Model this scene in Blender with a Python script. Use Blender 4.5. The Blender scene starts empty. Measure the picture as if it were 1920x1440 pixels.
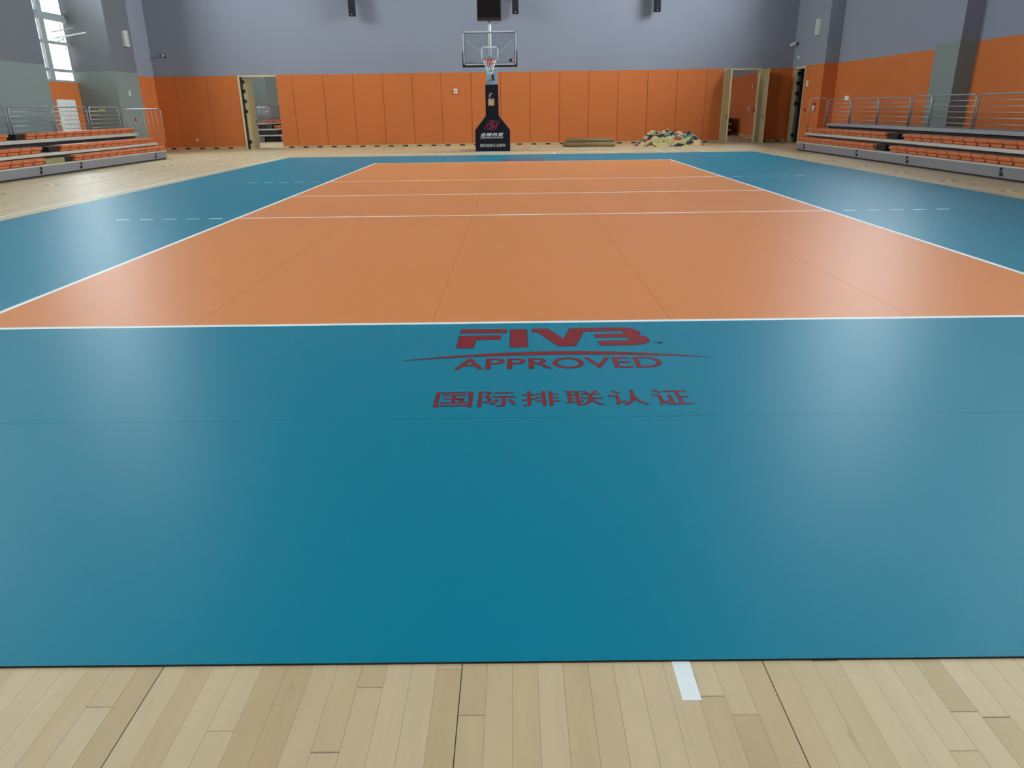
import bpy, bmesh, math, random
from mathutils import Vector, Matrix, noise
random.seed(7)
S = bpy.context.scene
C = S.collection

# ------------------------------------------------------------------ camera
FPX, CX, CY_, CZ, PIT, YAW, ROL = 1382.4713, -0.2738, -5.3239, 1.5109, 0.3574, -0.0058, -0.0139
fw = Vector((math.sin(YAW)*math.cos(PIT), math.cos(YAW)*math.cos(PIT), -math.sin(PIT)))
rt = Vector((math.cos(YAW), -math.sin(YAW), 0)); up = rt.cross(fw)
rt2 = math.cos(ROL)*rt + math.sin(ROL)*up; up2 = -math.sin(ROL)*rt + math.cos(ROL)*up
cd = bpy.data.cameras.new('camera'); cam = bpy.data.objects.new('camera', cd); C.objects.link(cam)
cd.sensor_fit = 'HORIZONTAL'; cd.sensor_width = 36.0; cd.lens = FPX/1920*36.0
cd.clip_start = 0.05; cd.clip_end = 300
cam.matrix_world = Matrix(((rt2.x, up2.x, -fw.x, CX), (rt2.y, up2.y, -fw.y, CY_), (rt2.z, up2.z, -fw.z, CZ), (0, 0, 0, 1)))
S.camera = cam

# ------------------------------------------------------------------ light and exposure
S.view_settings.view_transform = 'Standard'; S.view_settings.look = 'None'
S.view_settings.exposure = 1.72; S.view_settings.gamma = 1.0; S.view_settings.use_curve_mapping = False
w = bpy.data.worlds.new('overcast_sky'); S.world = w; w.use_nodes = True
bg = w.node_tree.nodes['Background']; bg.inputs[0].default_value = (0.94, 0.975, 1.0, 1); bg.inputs[1].default_value = 12.0
S.cycles.use_denoising = True
S.cycles.max_bounces = 10; S.cycles.diffuse_bounces = 6; S.cycles.transparent_max_bounces = 12
S.cycles.sample_clamp_indirect = 6.0
ZC = 12.5       # ceiling height
LEFT_BAYS = [(20.3, 24.65), (10.4, 13.4), (-1.8, 3.2), (-11.0, -8.5)]
TOPS = {20.3: 6.8, 18.3: 6.2}      # the bays nearest the back wall reach lower
RIGHT_BAYS = [(18.3, 25.0), (8.0, 12.0), (-7.0, 2.0)]
def portal(name, loc, rot, sx, sy):
    l = bpy.data.lights.new(name, 'AREA'); l.shape = 'RECTANGLE'; l.size = sx; l.size_y = sy
    l.cycles.is_portal = True
    o = bpy.data.objects.new(name, l); o.location = loc; o.rotation_euler = rot; C.objects.link(o)
for a, b in LEFT_BAYS:
    portal('window_portal', (-17.0, (a+b)/2, 4.5), (0, -math.pi/2, 0), 3.8, b-a)
    portal('window_portal', (-17.0, (a+b)/2, (12+TOPS.get(a, 8))/2), (0, -math.pi/2, 0), 12-TOPS.get(a, 8), b-a)
for a, b in RIGHT_BAYS:
    portal('window_portal', (12.62 if a == 18.3 else 14.05, (a+b)/2, (12+TOPS.get(a, 8))/2), (0, math.pi/2, 0), 12-TOPS.get(a, 8), b-a)

# ------------------------------------------------------------------ helpers
class MB:
    """collects shapes and links them as one mesh object"""
    def __init__(s): s.v = []; s.f = []; s.m = []; s.sm = []
    def add(s, vs, fs, mi=0, smooth=False):
        k = len(s.v); s.v += [tuple(v) for v in vs]
        for f in fs: s.f.append([i+k for i in f]); s.m.append(mi); s.sm.append(smooth)
        return s
    def box(s, x0, x1, y0, y1, z0, z1, mi=0):
        x0, x1 = min(x0, x1), max(x0, x1); y0, y1 = min(y0, y1), max(y0, y1); z0, z1 = min(z0, z1), max(z0, z1)
        vs = [(x, y, z) for x in (x0, x1) for y in (y0, y1) for z in (z0, z1)]
        return s.add(vs, [(0,1,3,2),(4,6,7,5),(0,4,5,1),(2,3,7,6),(0,2,6,4),(1,5,7,3)], mi)
    def rbox(s, x0, x1, y0, y1, z0, z1, r=0.01, seg=2, mi=0, smooth=True):
        bm = bmesh.new(); bmesh.ops.create_cube(bm, size=1)
        for v in bm.verts:
            v.co = Vector((x0+(v.co.x+.5)*(x1-x0), y0+(v.co.y+.5)*(y1-y0), z0+(v.co.z+.5)*(z1-z0)))
        bmesh.ops.bevel(bm, geom=list(bm.edges), offset=r, segments=seg, affect='EDGES', profile=0.6)
        return s.bm(bm, mi, smooth)
    def bm(s, bm, mi=0, smooth=False):
        bm.verts.index_update(); s.add([v.co.copy() for v in bm.verts], [[v.index for v in f.verts] for f in bm.faces], mi, smooth); bm.free(); return s
    def tube(s, pts, r, n=8, mi=0, caps=True, closed=False):
        pts = [Vector(p) for p in pts]; N = len(pts); rings = []; prev = None
        for i, p in enumerate(pts):
            if closed: d = (pts[(i+1) % N]-pts[i-1])
            else: d = (pts[min(i+1, N-1)]-pts[max(i-1, 0)])
            d.normalize()
            if prev is None:
                a = Vector((0,0,1)) if abs(d.z) < .9 else Vector((1,0,0)); u = d.cross(a).normalized()
            else:
                u = (prev - d*prev.dot(d)).normalized()
            prev = u; v = d.cross(u)
            rr = r[i] if isinstance(r, (list, tuple)) else r
            rings.append([p + (u*math.cos(t)+v*math.sin(t))*rr for t in [2*math.pi*k/n for k in range(n)]])
        vs = [q for R in rings for q in R]; fs = []
        for i in range(N if closed else N-1):
            j = (i+1) % N
            for k in range(n):
                fs.append((i*n+k, i*n+(k+1) % n, j*n+(k+1) % n, j*n+k))
        s.add(vs, fs, mi, True)
        if caps and not closed:
            k0 = len(s.v)-len(vs)
            s.f.append([k0+k for k in range(n)][::-1]); s.m.append(mi); s.sm.append(False)
            s.f.append([k0+(N-1)*n+k for k in range(n)]); s.m.append(mi); s.sm.append(False)
        return s
    def prism(s, poly, axis, a, b, mi=0):
        """extrude a 2-D polygon along axis from a to b; poly in the two other axes in order"""
        def P(p, t):
            return {'x': (t, p[0], p[1]), 'y': (p[0], t, p[1]), 'z': (p[0], p[1], t)}[axis]
        n = len(poly); vs = [P(p, a) for p in poly]+[P(p, b) for p in poly]
        fs = [list(range(n))[::-1], list(range(n, 2*n))]+[(i, (i+1) % n, n+(i+1) % n, n+i) for i in range(n)]
        return s.add(vs, fs, mi)
    def disc(s, c, r, axis, h, n=20, mi=0):
        c = Vector(c); d = {'x': Vector((1,0,0)), 'y': Vector((0,1,0)), 'z': Vector((0,0,1))}[axis]*h/2
        return s.tube([c-d, c+d], r, n, mi)
    def build(s, name, mats, parent=None, fix=True):
        me = bpy.data.meshes.new(name); me.from_pydata(s.v, [], s.f)
        if not isinstance(mats, (list, tuple)): mats = [mats]
        for m in mats: me.materials.append(m)
        me.polygons.foreach_set('material_index', s.m); me.polygons.foreach_set('use_smooth', s.sm)
        if fix:
            b = bmesh.new(); b.from_mesh(me); bmesh.ops.recalc_face_normals(b, faces=b.faces); b.to_mesh(me); b.free()
        me.update()
        o = bpy.data.objects.new(name, me); C.objects.link(o)
        if parent: o.parent = parent
        return o
def tag(o, label=None, cat=None, group=None, kind=None):
    for k, v in (('label', label), ('category', cat), ('group', group), ('kind', kind)):
        if v: o[k] = v
    return o
def thing(name, label, cat, loc=(0,0,0), rz=0, group=None):
    o = bpy.data.objects.new(name, None); o.empty_display_size = .1; C.objects.link(o)
    o.location = loc; o.rotation_euler = (0, 0, rz); return tag(o, label, cat, group)
def copy_tree(o, parent=None):
    c = o.copy(); C.objects.link(c)
    if parent: c.parent = parent
    for ch in [x for x in C.objects if x.parent == o]: copy_tree(ch, c)
    return c
ORD = ['first','second','third','fourth','fifth','sixth','seventh','eighth','ninth','tenth','eleventh','twelfth','thirteenth','fourteenth','fifteenth','sixteenth','seventeenth','eighteenth','nineteenth','twentieth']

# ------------------------------------------------------------------ materials
def lin(c): return tuple(((x/255)/12.92 if x/255 <= .04045 else ((x/255+.055)/1.055)**2.4) for x in c)+(1,)
def mat(name, rgb, rough=.6, metal=0., spec=.5, var=0., scale=3., bump=0., bscale=60., coat=0.):
    m = bpy.data.materials.new(name); m.use_nodes = True; nt = m.node_tree; b = nt.nodes['Principled BSDF']
    c = lin(rgb)
    b.inputs['Base Color'].default_value = c; b.inputs['Roughness'].default_value = rough
    b.inputs['Metallic'].default_value = metal; b.inputs['Specular IOR Level'].default_value = spec
    b.inputs['Coat Weight'].default_value = coat
    tc = nt.nodes.new('ShaderNodeTexCoord')
    if var:
        n = nt.nodes.new('ShaderNodeTexNoise'); n.inputs['Scale'].default_value = scale; n.inputs['Detail'].default_value = 5
        r = nt.nodes.new('ShaderNodeMapRange'); r.inputs['To Min'].default_value = 1-var; r.inputs['To Max'].default_value = 1+var
        mx = nt.nodes.new('ShaderNodeVectorMath'); mx.operation = 'SCALE'; mx.inputs[0].default_value = c[:3]
        nt.links.new(tc.outputs['Object'], n.inputs['Vector']); nt.links.new(n.outputs['Fac'], r.inputs['Value'])
        nt.links.new(r.outputs['Result'], mx.inputs['Scale']); nt.links.new(mx.outputs[0], b.inputs['Base Color'])
    if bump:
        n2 = nt.nodes.new('ShaderNodeTexNoise'); n2.inputs['Scale'].default_value = bscale
        bp = nt.nodes.new('ShaderNodeBump'); bp.inputs['Strength'].default_value = bump; bp.inputs['Distance'].default_value = .002
        nt.links.new(tc.outputs['Object'], n2.inputs['Vector']); nt.links.new(n2.outputs['Fac'], bp.inputs['Height']); nt.links.new(bp.outputs[0], b.inputs['Normal'])
    return m
M = {}
M['teal'] = mat('teal_vinyl', (0, 124, 147), .42, spec=.26, var=.03, scale=.8, bump=.15, bscale=400)
M['orange_mat'] = mat('orange_vinyl', (220, 136, 74), .42, spec=.26, var=.03, scale=.8, bump=.15, bscale=400)
M['line'] = mat('white_line_paint', (238, 242, 240), .5)
M['mat_red'] = mat('red_print', (130, 18, 24), .5)
M['mat_edge'] = mat('print_outline', (30, 45, 70), .6)
M['dash'] = mat('pale_line_paint', (215, 240, 240), .5)
M['panel'] = mat('orange_wall_panel', (198, 110, 56), .75, var=.04, scale=1.2, spec=.25)
M['seam'] = mat('panel_seam', (84, 32, 14), .9)
M['upper'] = mat('purple_grey_paint', (138, 141, 153), .85, var=.02, scale=.7, spec=.2)
M['lower_grey'] = mat('green_grey_paint', (126, 136, 132), .85, var=.02, scale=.7, spec=.2)
M['pier'] = mat('warm_grey_paint', (110, 112, 118), .85, var=.02, scale=.7, spec=.2)
M['ceil'] = mat('dark_ceiling_paint', (66, 66, 70), .9)
M['cream'] = mat('cream_frame_paint', (205, 190, 148), .5)
M['olive'] = mat('olive_door_laminate', (150, 138, 98), .5, var=.03)
M['black'] = mat('black_plastic', (16, 16, 18), .5)
M['rubber'] = mat('black_rubber', (20, 20, 22), .8)
M['white'] = mat('white_plastic', (222, 222, 216), .45)
M['steel'] = mat('brushed_steel_tube', (176, 178, 182), .35, metal=.75)
M['alu'] = mat('aluminium_edge', (200, 198, 186), .45, metal=.3)
M['deck'] = mat('grey_deck', (150, 150, 150), .6)
M['riser'] = mat('grey_riser_sheet', (126, 124, 127), .5, var=.02)
M['under'] = mat('dark_understructure', (34, 33, 36), .7)
M['seat'] = mat('orange_plastic_seat', (196, 106, 60), .42, var=.05, scale=8)
M['navy'] = mat('navy_vinyl_padding', (10, 10, 24), .6, spec=.3, bump=.2, bscale=150)
M['navy_edge'] = mat('grey_piping', (120, 110, 130), .6)
M['pale_blue'] = mat('pale_blue_steel', (160, 185, 205), .4, metal=.1)
M['white_paint'] = mat('white_powder_coat', (215, 215, 215), .45)
M['rim'] = mat('red_orange_rim', (205, 52, 26), .4)
M['net'] = mat('white_net_cord', (225, 225, 220), .8)
M['print_white'] = mat('white_print', (225, 228, 235), .6)
M['print_pink'] = mat('dark_pink_print', (150, 38, 72), .6)
M['gold'] = mat('gold_print', (196, 140, 62), .5)
M['screen'] = mat('dark_screen', (26, 22, 20), .25)
M['hardware'] = mat('window_hardware', (190, 196, 198), .4, metal=.4)
M['winframe'] = mat('grey_window_frame', (150, 158, 160), .5)
M['brown_roll'] = mat('olive_brown_rubber', (132, 108, 72), .7, var=.08, scale=6)
M['box_olive'] = mat('olive_board', (140, 132, 84), .6)
M['red'] = mat('red_plastic', (176, 30, 28), .4)
M['green_lamp'] = mat('pale_green_sign', (190, 220, 205), .4)
M['outside'] = mat('pale_facade', (140, 146, 146), .8)
M['wood_trim'] = mat('pale_wood_trim', (196, 168, 122), .5, var=.06, scale=5)
M['brass'] = mat('brass_socket', (245, 242, 215), .4)

def glass(name, tint=(.95, .99, 1.0), gl=.06):
    m = bpy.data.materials.new(name); m.use_nodes = True; nt = m.node_tree; nt.nodes.clear()
    o = nt.nodes.new('ShaderNodeOutputMaterial'); t = nt.nodes.new('ShaderNodeBsdfTransparent'); g = nt.nodes.new('ShaderNodeBsdfGlossy')
    mx = nt.nodes.new('ShaderNodeMixShader'); t.inputs[0].default_value = tint+(1,); g.inputs['Roughness'].default_value = .02
    mx.inputs[0].default_value = gl; nt.links.new(t.outputs[0], mx.inputs[1]); nt.links.new(g.outputs[0], mx.inputs[2]); nt.links.new(mx.outputs[0], o.inputs[0])
    return m
M['glass'] = glass('window_glass'); M['board_glass'] = glass('backboard_glass', (.9, .93, .93), .05)

def wood():
    m = bpy.data.materials.new('maple_floorboards'); m.use_nodes = True; nt = m.node_tree; N = nt.nodes; L = nt.links
    b = N['Principled BSDF']; tc = N.new('ShaderNodeTexCoord'); sp = N.new('ShaderNodeSeparateXYZ'); L.new(tc.outputs['Object'], sp.inputs[0])
    def m1(op, a, bb=None, c=None):
        n = N.new('ShaderNodeMath'); n.operation = op
        for i, q in enumerate((a, bb, c)):
            if q is None: continue
            if isinstance(q, (int, float)): n.inputs[i].default_value = q
            else: L.new(q, n.inputs[i])
        return n.outputs[0]
    W = .0725
    xs = m1('DIVIDE', m1('ADD', sp.outputs['X'], .439+.87*40), W)
    idx = m1('FLOOR', xs); fx = m1('FRACT', xs)
    wn = N.new('ShaderNodeTexWhiteNoise'); wn.noise_dimensions = '1D'; L.new(idx, wn.inputs['W'])
    ys = m1('ADD', m1('DIVIDE', sp.outputs['Y'], 1.05), m1('MULTIPLY', wn.outputs['Value'], 37.0))
    ys = m1('ADD', ys, m1('MULTIPLY', m1('SINE', m1('MULTIPLY', ys, 1.9)), .22))
    iy = m1('FLOOR', ys); fy = m1('FRACT', ys)
    cv = N.new('ShaderNodeCombineXYZ'); L.new(idx, cv.inputs[0]); L.new(iy, cv.inputs[1])
    wc = N.new('ShaderNodeTexWhiteNoise'); wc.noise_dimensions = '3D'; L.new(cv.outputs[0], wc.inputs['Vector'])
    # grain
    mp = N.new('ShaderNodeMapping'); mp.inputs['Scale'].default_value = (16, 2.2, 1)
    off = N.new('ShaderNodeVectorMath'); off.operation = 'ADD'; sc = N.new('ShaderNodeVectorMath'); sc.operation = 'SCALE'; sc.inputs['Scale'].default_value = 30
    L.new(wc.outputs['Color'], sc.inputs[0]); L.new(tc.outputs['Object'], off.inputs[0]); L.new(sc.outputs[0], off.inputs[1]); L.new(off.outputs[0], mp.inputs[0])
    g = N.new('ShaderNodeTexNoise'); g.inputs['Scale'].default_value = 1.0; g.inputs['Detail'].default_value = 6; g.inputs['Roughness'].default_value = .6; g.inputs['Distortion'].default_value = .6; L.new(mp.outputs[0], g.inputs['Vector'])
    cr = N.new('ShaderNodeValToRGB'); e = cr.color_ramp.elements
    e[0].position = 0; e[0].color = lin((196, 170, 129)); e[1].position = 1; e[1].color = lin((214, 191, 153))
    x = cr.color_ramp.elements.new(.5); x.color = lin((205, 181, 141)); L.new(wc.outputs['Value'], cr.inputs[0])
    gr = N.new('ShaderNodeMapRange'); gr.inputs['From Min'].default_value = .3; gr.inputs['From Max'].default_value = .7; gr.inputs['To Min'].default_value = .93; gr.inputs['To Max'].default_value = 1.04
    L.new(g.outputs['Fac'], gr.inputs['Value'])
    # mineral streaks
    g2 = N.new('ShaderNodeTexNoise'); mp2 = N.new('ShaderNodeMapping'); mp2.inputs['Scale'].default_value = (26, 5, 1); L.new(off.outputs[0], mp2.inputs[0]); L.new(mp2.outputs[0], g2.inputs['Vector']); g2.inputs['Scale'].default_value = 1; g2.inputs['Detail'].default_value = 2
    st = N.new('ShaderNodeMapRange'); st.inputs['From Min'].default_value = .70; st.inputs['From Max'].default_value = .80; st.inputs['To Min'].default_value = 1; st.inputs['To Max'].default_value = .78; L.new(g2.outputs['Fac'], st.inputs['Value'])
    # seams
    sx = m1('MINIMUM', fx, m1('SUBTRACT', 1, fx)); seam = m1('LESS_THAN', sx, .0085)
    big = m1('FRACT', m1('DIVIDE', m1('ADD', sp.outputs['X'], .439+.87*40), .87)); bigd = m1('MINIMUM', big, m1('SUBTRACT', 1, big)); bseam = m1('LESS_THAN', bigd, .0017)
    sy = m1('LESS_THAN', m1('MINIMUM', fy, m1('SUBTRACT', 1, fy)), .0016)
    ss = m1('MULTIPLY', m1('MAXIMUM', seam, sy), m1('ADD', .35, m1('MULTIPLY', wn.outputs['Value'], .35)))
    dark = m1('SUBTRACT', 1, m1('MAXIMUM', ss, m1('MULTIPLY', bseam, .93)))
    tot = m1('MULTIPLY', m1('MULTIPLY', gr.outputs[0], st.outputs[0]), dark)
    v = N.new('ShaderNodeVectorMath'); v.operation = 'SCALE'; L.new(cr.outputs[0], v.inputs[0]); L.new(tot, v.inputs['Scale']); L.new(v.outputs[0], b.inputs['Base Color'])
    b.inputs['Roughness'].default_value = .45; b.inputs['Specular IOR Level'].default_value = .4
    return m
M['wood'] = wood()
def tarp():
    m = bpy.data.materials.new('patchwork_tarp'); m.use_nodes = True; nt = m.node_tree; N = nt.nodes; L = nt.links
    b = N['Principled BSDF']; b.inputs['Roughness'].default_value = .75
    tc = N.new('ShaderNodeTexCoord'); mp = N.new('ShaderNodeMapping'); mp.inputs['Scale'].default_value = (3.4, 4.5, 8); mp.inputs['Rotation'].default_value = (.3, .5, .6)
    nz = N.new('ShaderNodeTexNoise'); nz.inputs['Scale'].default_value = 3; vm = N.new('ShaderNodeVectorMath'); vm.operation = 'ADD'
    L.new(tc.outputs['Object'], mp.inputs[0]); L.new(mp.outputs[0], vm.inputs[0]); L.new(tc.outputs['Object'], nz.inputs['Vector']); L.new(nz.outputs['Color'], vm.inputs[1])
    v = N.new('ShaderNodeTexVoronoi'); v.inputs['Scale'].default_value = 1; L.new(vm.outputs[0], v.inputs['Vector'])
    s = N.new('ShaderNodeSeparateColor'); L.new(v.outputs['Color'], s.inputs[0])
    cr = N.new('ShaderNodeValToRGB'); cr.color_ramp.interpolation = 'CONSTANT'; e = cr.color_ramp.elements
    cols = [(0, (206, 186, 128)), (.2, (176, 168, 108)), (.36, (228, 168, 128)), (.46, (176, 52, 38)), (.52, (40, 34, 42)), (.70, (96, 134, 130)), (.8, (92, 84, 50)), (.88, (206, 176, 134))]
    e[0].position = 0; e[0].color = lin(cols[0][1]); e[1].position = cols[-1][0]; e[1].color = lin(cols[-1][1])
    for p, c in cols[1:-1]: x = e.new(p); x.color = lin(c)
    L.new(s.outputs[0], cr.inputs[0]); L.new(cr.outputs[0], b.inputs['Base Color']); return m
M['tarp'] = tarp()

def text_polys(s, offset=0.0, shear=0.0):
    """flat mesh of a line of lettering: (verts, faces), normalised to a unit box"""
    c = bpy.data.curves.new('lettering', 'FONT'); c.body = s; c.offset = offset; c.shear = shear; c.resolution_u = 4
    o = bpy.data.objects.new('lettering', c); C.objects.link(o)
    dg = bpy.context.evaluated_depsgraph_get(); me = bpy.data.meshes.new_from_object(o.evaluated_get(dg))
    vs = [v.co.copy() for v in me.vertices]; fs = [list(p.vertices) for p in me.polygons]
    bpy.data.objects.remove(o); bpy.data.curves.remove(c); bpy.data.meshes.remove(me)
    x0, x1 = min(v.x for v in vs), max(v.x for v in vs); y0, y1 = min(v.y for v in vs), max(v.y for v in vs)
    return [((v.x-x0)/(x1-x0), (v.y-y0)/(y1-y0)) for v in vs], fs

# ------------------------------------------------------------------ floor
fl = MB().box(-22, 20, -12, 46, -.2, 0).build('floor', M['wood']); tag(fl, kind='structure')
def floor_line(x0, x1, y0, y1, m='line'):
    MB().box(x0, x1, y0, y1, 0.0, .0012).build('painted_line', M[m], fl)
floor_line(.168, .220, -3.75, -3.0)
MB().add([(-8.50,5.0,.0012),(-8.45,5.0,.0012),(-8.36,22.4,.0012),(-8.41,22.4,.0012)], [(0,1,2,3)]).build('painted_line', M['line'], fl)
floor_line(-8.42, 6.6, 23.15, 23.2, 'dash')
floor_line(1.17, 1.22, 21.5, 23.15); floor_line(5.03, 5.08, 21.5, 23.15); floor_line(6.48, 6.53, 21.5, 23.15)

# ------------------------------------------------------------------ mats of the volleyball court
T = .007; G = .0009
def smat(x0, x1, y0, y1, m, label, group):
    o = MB().box(x0+G, x1-G, y0+G, y1-G, 0, T-.0002, 1).box(x0+G, x1-G, y0+G, y1-G, T-.0002, T, 0).build('court_mat', [M[m], M['under']]); return tag(o, label, 'floor mat', group)
def strip(par, x0, x1, y0, y1, name, m='line'):
    return MB().box(x0, x1, y0, y1, T, T+.0008).build(name, M[m], par)
names5 = ['leftmost orange court mat along the left sideline', 'second orange court mat from the left sideline', 'middle orange court mat leading to the basketball hoop',
          'second orange court mat from the right sideline', 'rightmost orange court mat along the right sideline']
for i in range(5):
    x0 = -4.5+1.8*i; x1 = x0+1.8
    o = smat(x0, x1, 0, 18, 'orange_mat', names5[i], 'orange court mats')
    a = x0+(.05 if i == 0 else 0); b = x1-(.05 if i == 4 else 0)
    strip(o, a, b, 0, .05, 'end_line'); strip(o, a, b, 17.95, 18, 'end_line')
    strip(o, a, b, 6.0, 6.05, 'attack_line'); strip(o, a, b, 11.95, 12.0, 'attack_line'); strip(o, a, b, 8.975, 9.025, 'centre_line')
    if i == 0: strip(o, -4.5, -4.45, 0, 18, 'sideline')
    if i == 4: strip(o, 4.45, 4.5, 0, 18, 'sideline')
for sx, nm in ((-1, 'left'), (1, 'right')):
    for k, wh in ((0, 'beside the %s white sideline' % nm), (1, 'outermost on the %s, beside bare wood' % nm)):
        a, b = sorted((sx*(4.5+1.8*k), sx*(6.3+1.8*k)))
        o = smat(a, b, 0, 18, 'teal', 'long teal court mat '+wh, 'teal side mats')
        if k == 0:
            for y in (6.0, 11.95):
                for j in range(5):
                    c0 = 4.5+.2+.35*j; p, q = sorted((sx*c0, sx*(c0+.2)))
                    strip(o, p, q, y, y+.05, 'line_dash', 'dash')
near1 = smat(-8.1, 8.1, -1.8, 0, 'teal', 'near teal end mat carrying the large red lettering', 'teal end mats')
smat(-8.1, 8.1, -3.6, -1.8, 'teal', 'nearest teal end mat, bare, edge against the pale floorboards', 'teal end mats')
far1 = smat(-8.1, 8.1, 18, 19.8, 'teal', 'far teal end mat with small dark lettering behind the far end line', 'teal end mats')
smat(-8.1, 8.1, 19.8, 21.6, 'teal', 'furthest teal end mat in front of the basketball hoop', 'teal end mats')

def lettering(par, flip):
    def P(x, y):
        return (x, y) if not flip else (-x, 18.0-y)
    dy = 0.0
    def put(name, polys, m, z, label=None):
        mb = MB()
        for vs, fs in polys: mb.add([P(x, y)+(z,) for x, y in vs], fs)
        o = mb.build(name, M[m], par, fix=False)
        me = o.data
        b = bmesh.new(); b.from_mesh(me); bmesh.ops.triangulate(b, faces=b.faces)
        for f in b.faces:
            f.normal_update()
            if f.normal.z < 0: f.normal_flip()
        b.to_mesh(me); b.free(); return o
    F1 = [(-.660,-.150),(-.336,-.160),(-.342,-.252),(-.668,-.245)]
    F2 = [(-.668,-.313),(-.377,-.312),(-.380,-.415),(-.553,-.422),(-.557,-.600),(-.668,-.600)]
    I = [(-.306,-.170),(-.194,-.172),(-.194,-.595),(-.308,-.596)]
    # V and B joined, traced in the picture then laid on the floor
    VB = [(-.150,-.160),(-.036,-.160),(.060,-.418),(.124,-.155),(.400,-.150),(.52,-.152),(.585,-.195),(.611,-.258),(.607,-.305),(.585,-.340),
          (.628,-.375),(.645,-.440),(.640,-.500),(.605,-.548),(.55,-.572),(.300,-.575),(.293,-.475),(.500,-.470),(.518,-.445),(.515,-.412),(.497,-.392),(.286,-.398),
          (.284,-.310),(.485,-.305),(.502,-.275),(.499,-.248),(.480,-.235),(.213,-.242),(.129,-.580),(.018,-.585),(-.112,-.247),(-.149,-.247)]
    fm = [(p, [list(range(len(p)))]) for p in (F1, F2, I, VB)]
    put('large_lettering', fm, 'mat_red', T+.0012)
    def grow(p, d):
        n = len(p); out = []
        area = sum(p[i][0]*p[(i+1) % n][1]-p[(i+1) % n][0]*p[i][1] for i in range(n)); s = 1 if area < 0 else -1
        for i in range(n):
            a, b, c = Vector(p[i-1]), Vector(p[i]), Vector(p[(i+1) % n])
            n1 = Vector((-(b-a).y, (b-a).x)).normalized()*s; n2 = Vector((-(c-b).y, (c-b).x)).normalized()*s
            m_ = (n1+n2); m_ = m_.normalized() if m_.length > 1e-6 else n1
            q = b+m_*d/max(.5, m_.dot(n1)); out.append((q.x, q.y))
        return out
    put('lettering_outline', [(grow(p, .006), [list(range(len(p)))]) for p, _ in fm], 'mat_edge', T+.0008)
    top = []; bot = []
    for i in range(41):
        t = -1+i/20; x = -.008+t*.99; y = -.728-.122*t*t; h = .034*(1-abs(t)**1.6)+.001
        top.append((x, y+h)); bot.append((x, y-h))
    arc = top+bot[::-1]; fs = [[i, i+1, 81-i-1, 81-i] for i in range(40)]
    put('curved_stripe', [(arc, fs)], 'mat_red', T+.0012)
    arc2 = [(x, y+.006) for x, y in top]+[(x, y-.006) for x, y in bot[::-1]]
    put('stripe_outline', [(arc2, fs)], 'mat_edge', T+.0008)
    def txt(s, x0, x1, y0, y1, name, off, m='mat_red', z=T+.0012, pad=0):
        vs, fs_ = text_polys(s, off)
        return put(name, [([(x0-pad+u*(x1-x0+2*pad), y0-pad+v*(y1-y0+2*pad)) for u, v in vs], fs_)], m, z)
    txt('APPROVED', -.655, .640, -1.035, -.825, 'lettering', .006)
    txt('APPROVED', -.655, .640, -1.035, -.825, 'lettering_outline', .016, 'mat_edge', T+.0008, .004)
    # six characters, one by one, wide spacing
    for i, ch in enumerate('国际排联认证'):
        xa = -.722+i*.2405
        txt(ch, xa, xa+.205, -1.645, -1.42, 'character', .0)
        txt(ch, xa, xa+.205, -1.645, -1.42, 'character_outline', .012, 'mat_edge', T+.0008, .003)
    txt('TM', .66, .725, -.55, -.50, 'small_lettering', .004, 'mat_edge')
lettering(near1, False); lettering(far1, True)

# ------------------------------------------------------------------ walls
OT = 2.97
YB = 28.4
mats_w = [M['upper'], M['panel'], M['lower_grey'], M['seam'], M['pier']]
wb = MB()
DL = (-11.88, -10.28); DR = (8.70, 10.20)
wb.box(-17, 14.2, YB, YB+.3, OT, ZC, 0)
for a, b in ((-17, DL[0]), (DL[1], DR[0]), (DR[1], 14.2)): wb.box(a, b, YB+.035, YB+.3, 0, OT, 3)
edges = [-15.42, -14.6, -13.24, DL[0], DL[1], -9.6, -8.30, -7.04, -5.78, -4.53, -3.30, -2.03, -.78, .47, 1.73, 2.96, 4.215, 5.46, 6.70, 7.94, DR[0], DR[1], 11.52]
for a, b in zip(edges[:-1], edges[1:]):
    if (a, b) in (DL, DR): continue
    wb.rbox(a+.007, b-.007, YB-.005, YB+.04, .12, OT, .006, 1, 1, False)
tag(wb.build('wall_back', mats_w), kind='structure')
# wooden base strip with dark vents
bb = MB()
for a, b in ((-15.42, DL[0]), (DL[1], DR[0]), (DR[1]+.02, 11.52)):
    bb.box(a, b, YB-.03, YB+.035, 0, .118, 0)
    x = a+.25
    while x < b-.4:
        bb.box(x, x+.22, YB-.034, YB-.029, .035, .09, 1); x += .62
tag(bb.build('baseboard_back', [M['wood_trim'], M['black']]), kind='structure')

# left wall: recessed wall, tall window bays, broad piers
wl = MB(); XW = -16.65; XP = -15.2
wl.box(XW-.3, XW, -12, 26.3, 0, 2.63, 1)
wl.box(XW-.3, XW, -12, 26.3, 12, ZC, 0)
wl.box(XW-.3, XW, -12, 18, 6.4, 8.0, 0).box(XW-.3, XW, 18, 26.3, 6.4, 6.8, 0)
piers = [(24.65, 26.5), (13.4, 20.3), (3.2, 10.4), (-8.5, -1.8), (-12, -11.0)]
for a, b in piers:
    wl.box(XW-.12, XP, a, b, 0, 3.02, 2); wl.box(XW-.12, XP, a, b, 3.02, ZC, 4)
wl.box(-17, -15.42, 26.5, YB, 0, 2.95, 1); wl.box(-17, -15.42, 26.5, YB, 2.95, ZC, 0)
tag(wl.build('wall_left', mats_w), kind='structure')
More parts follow.
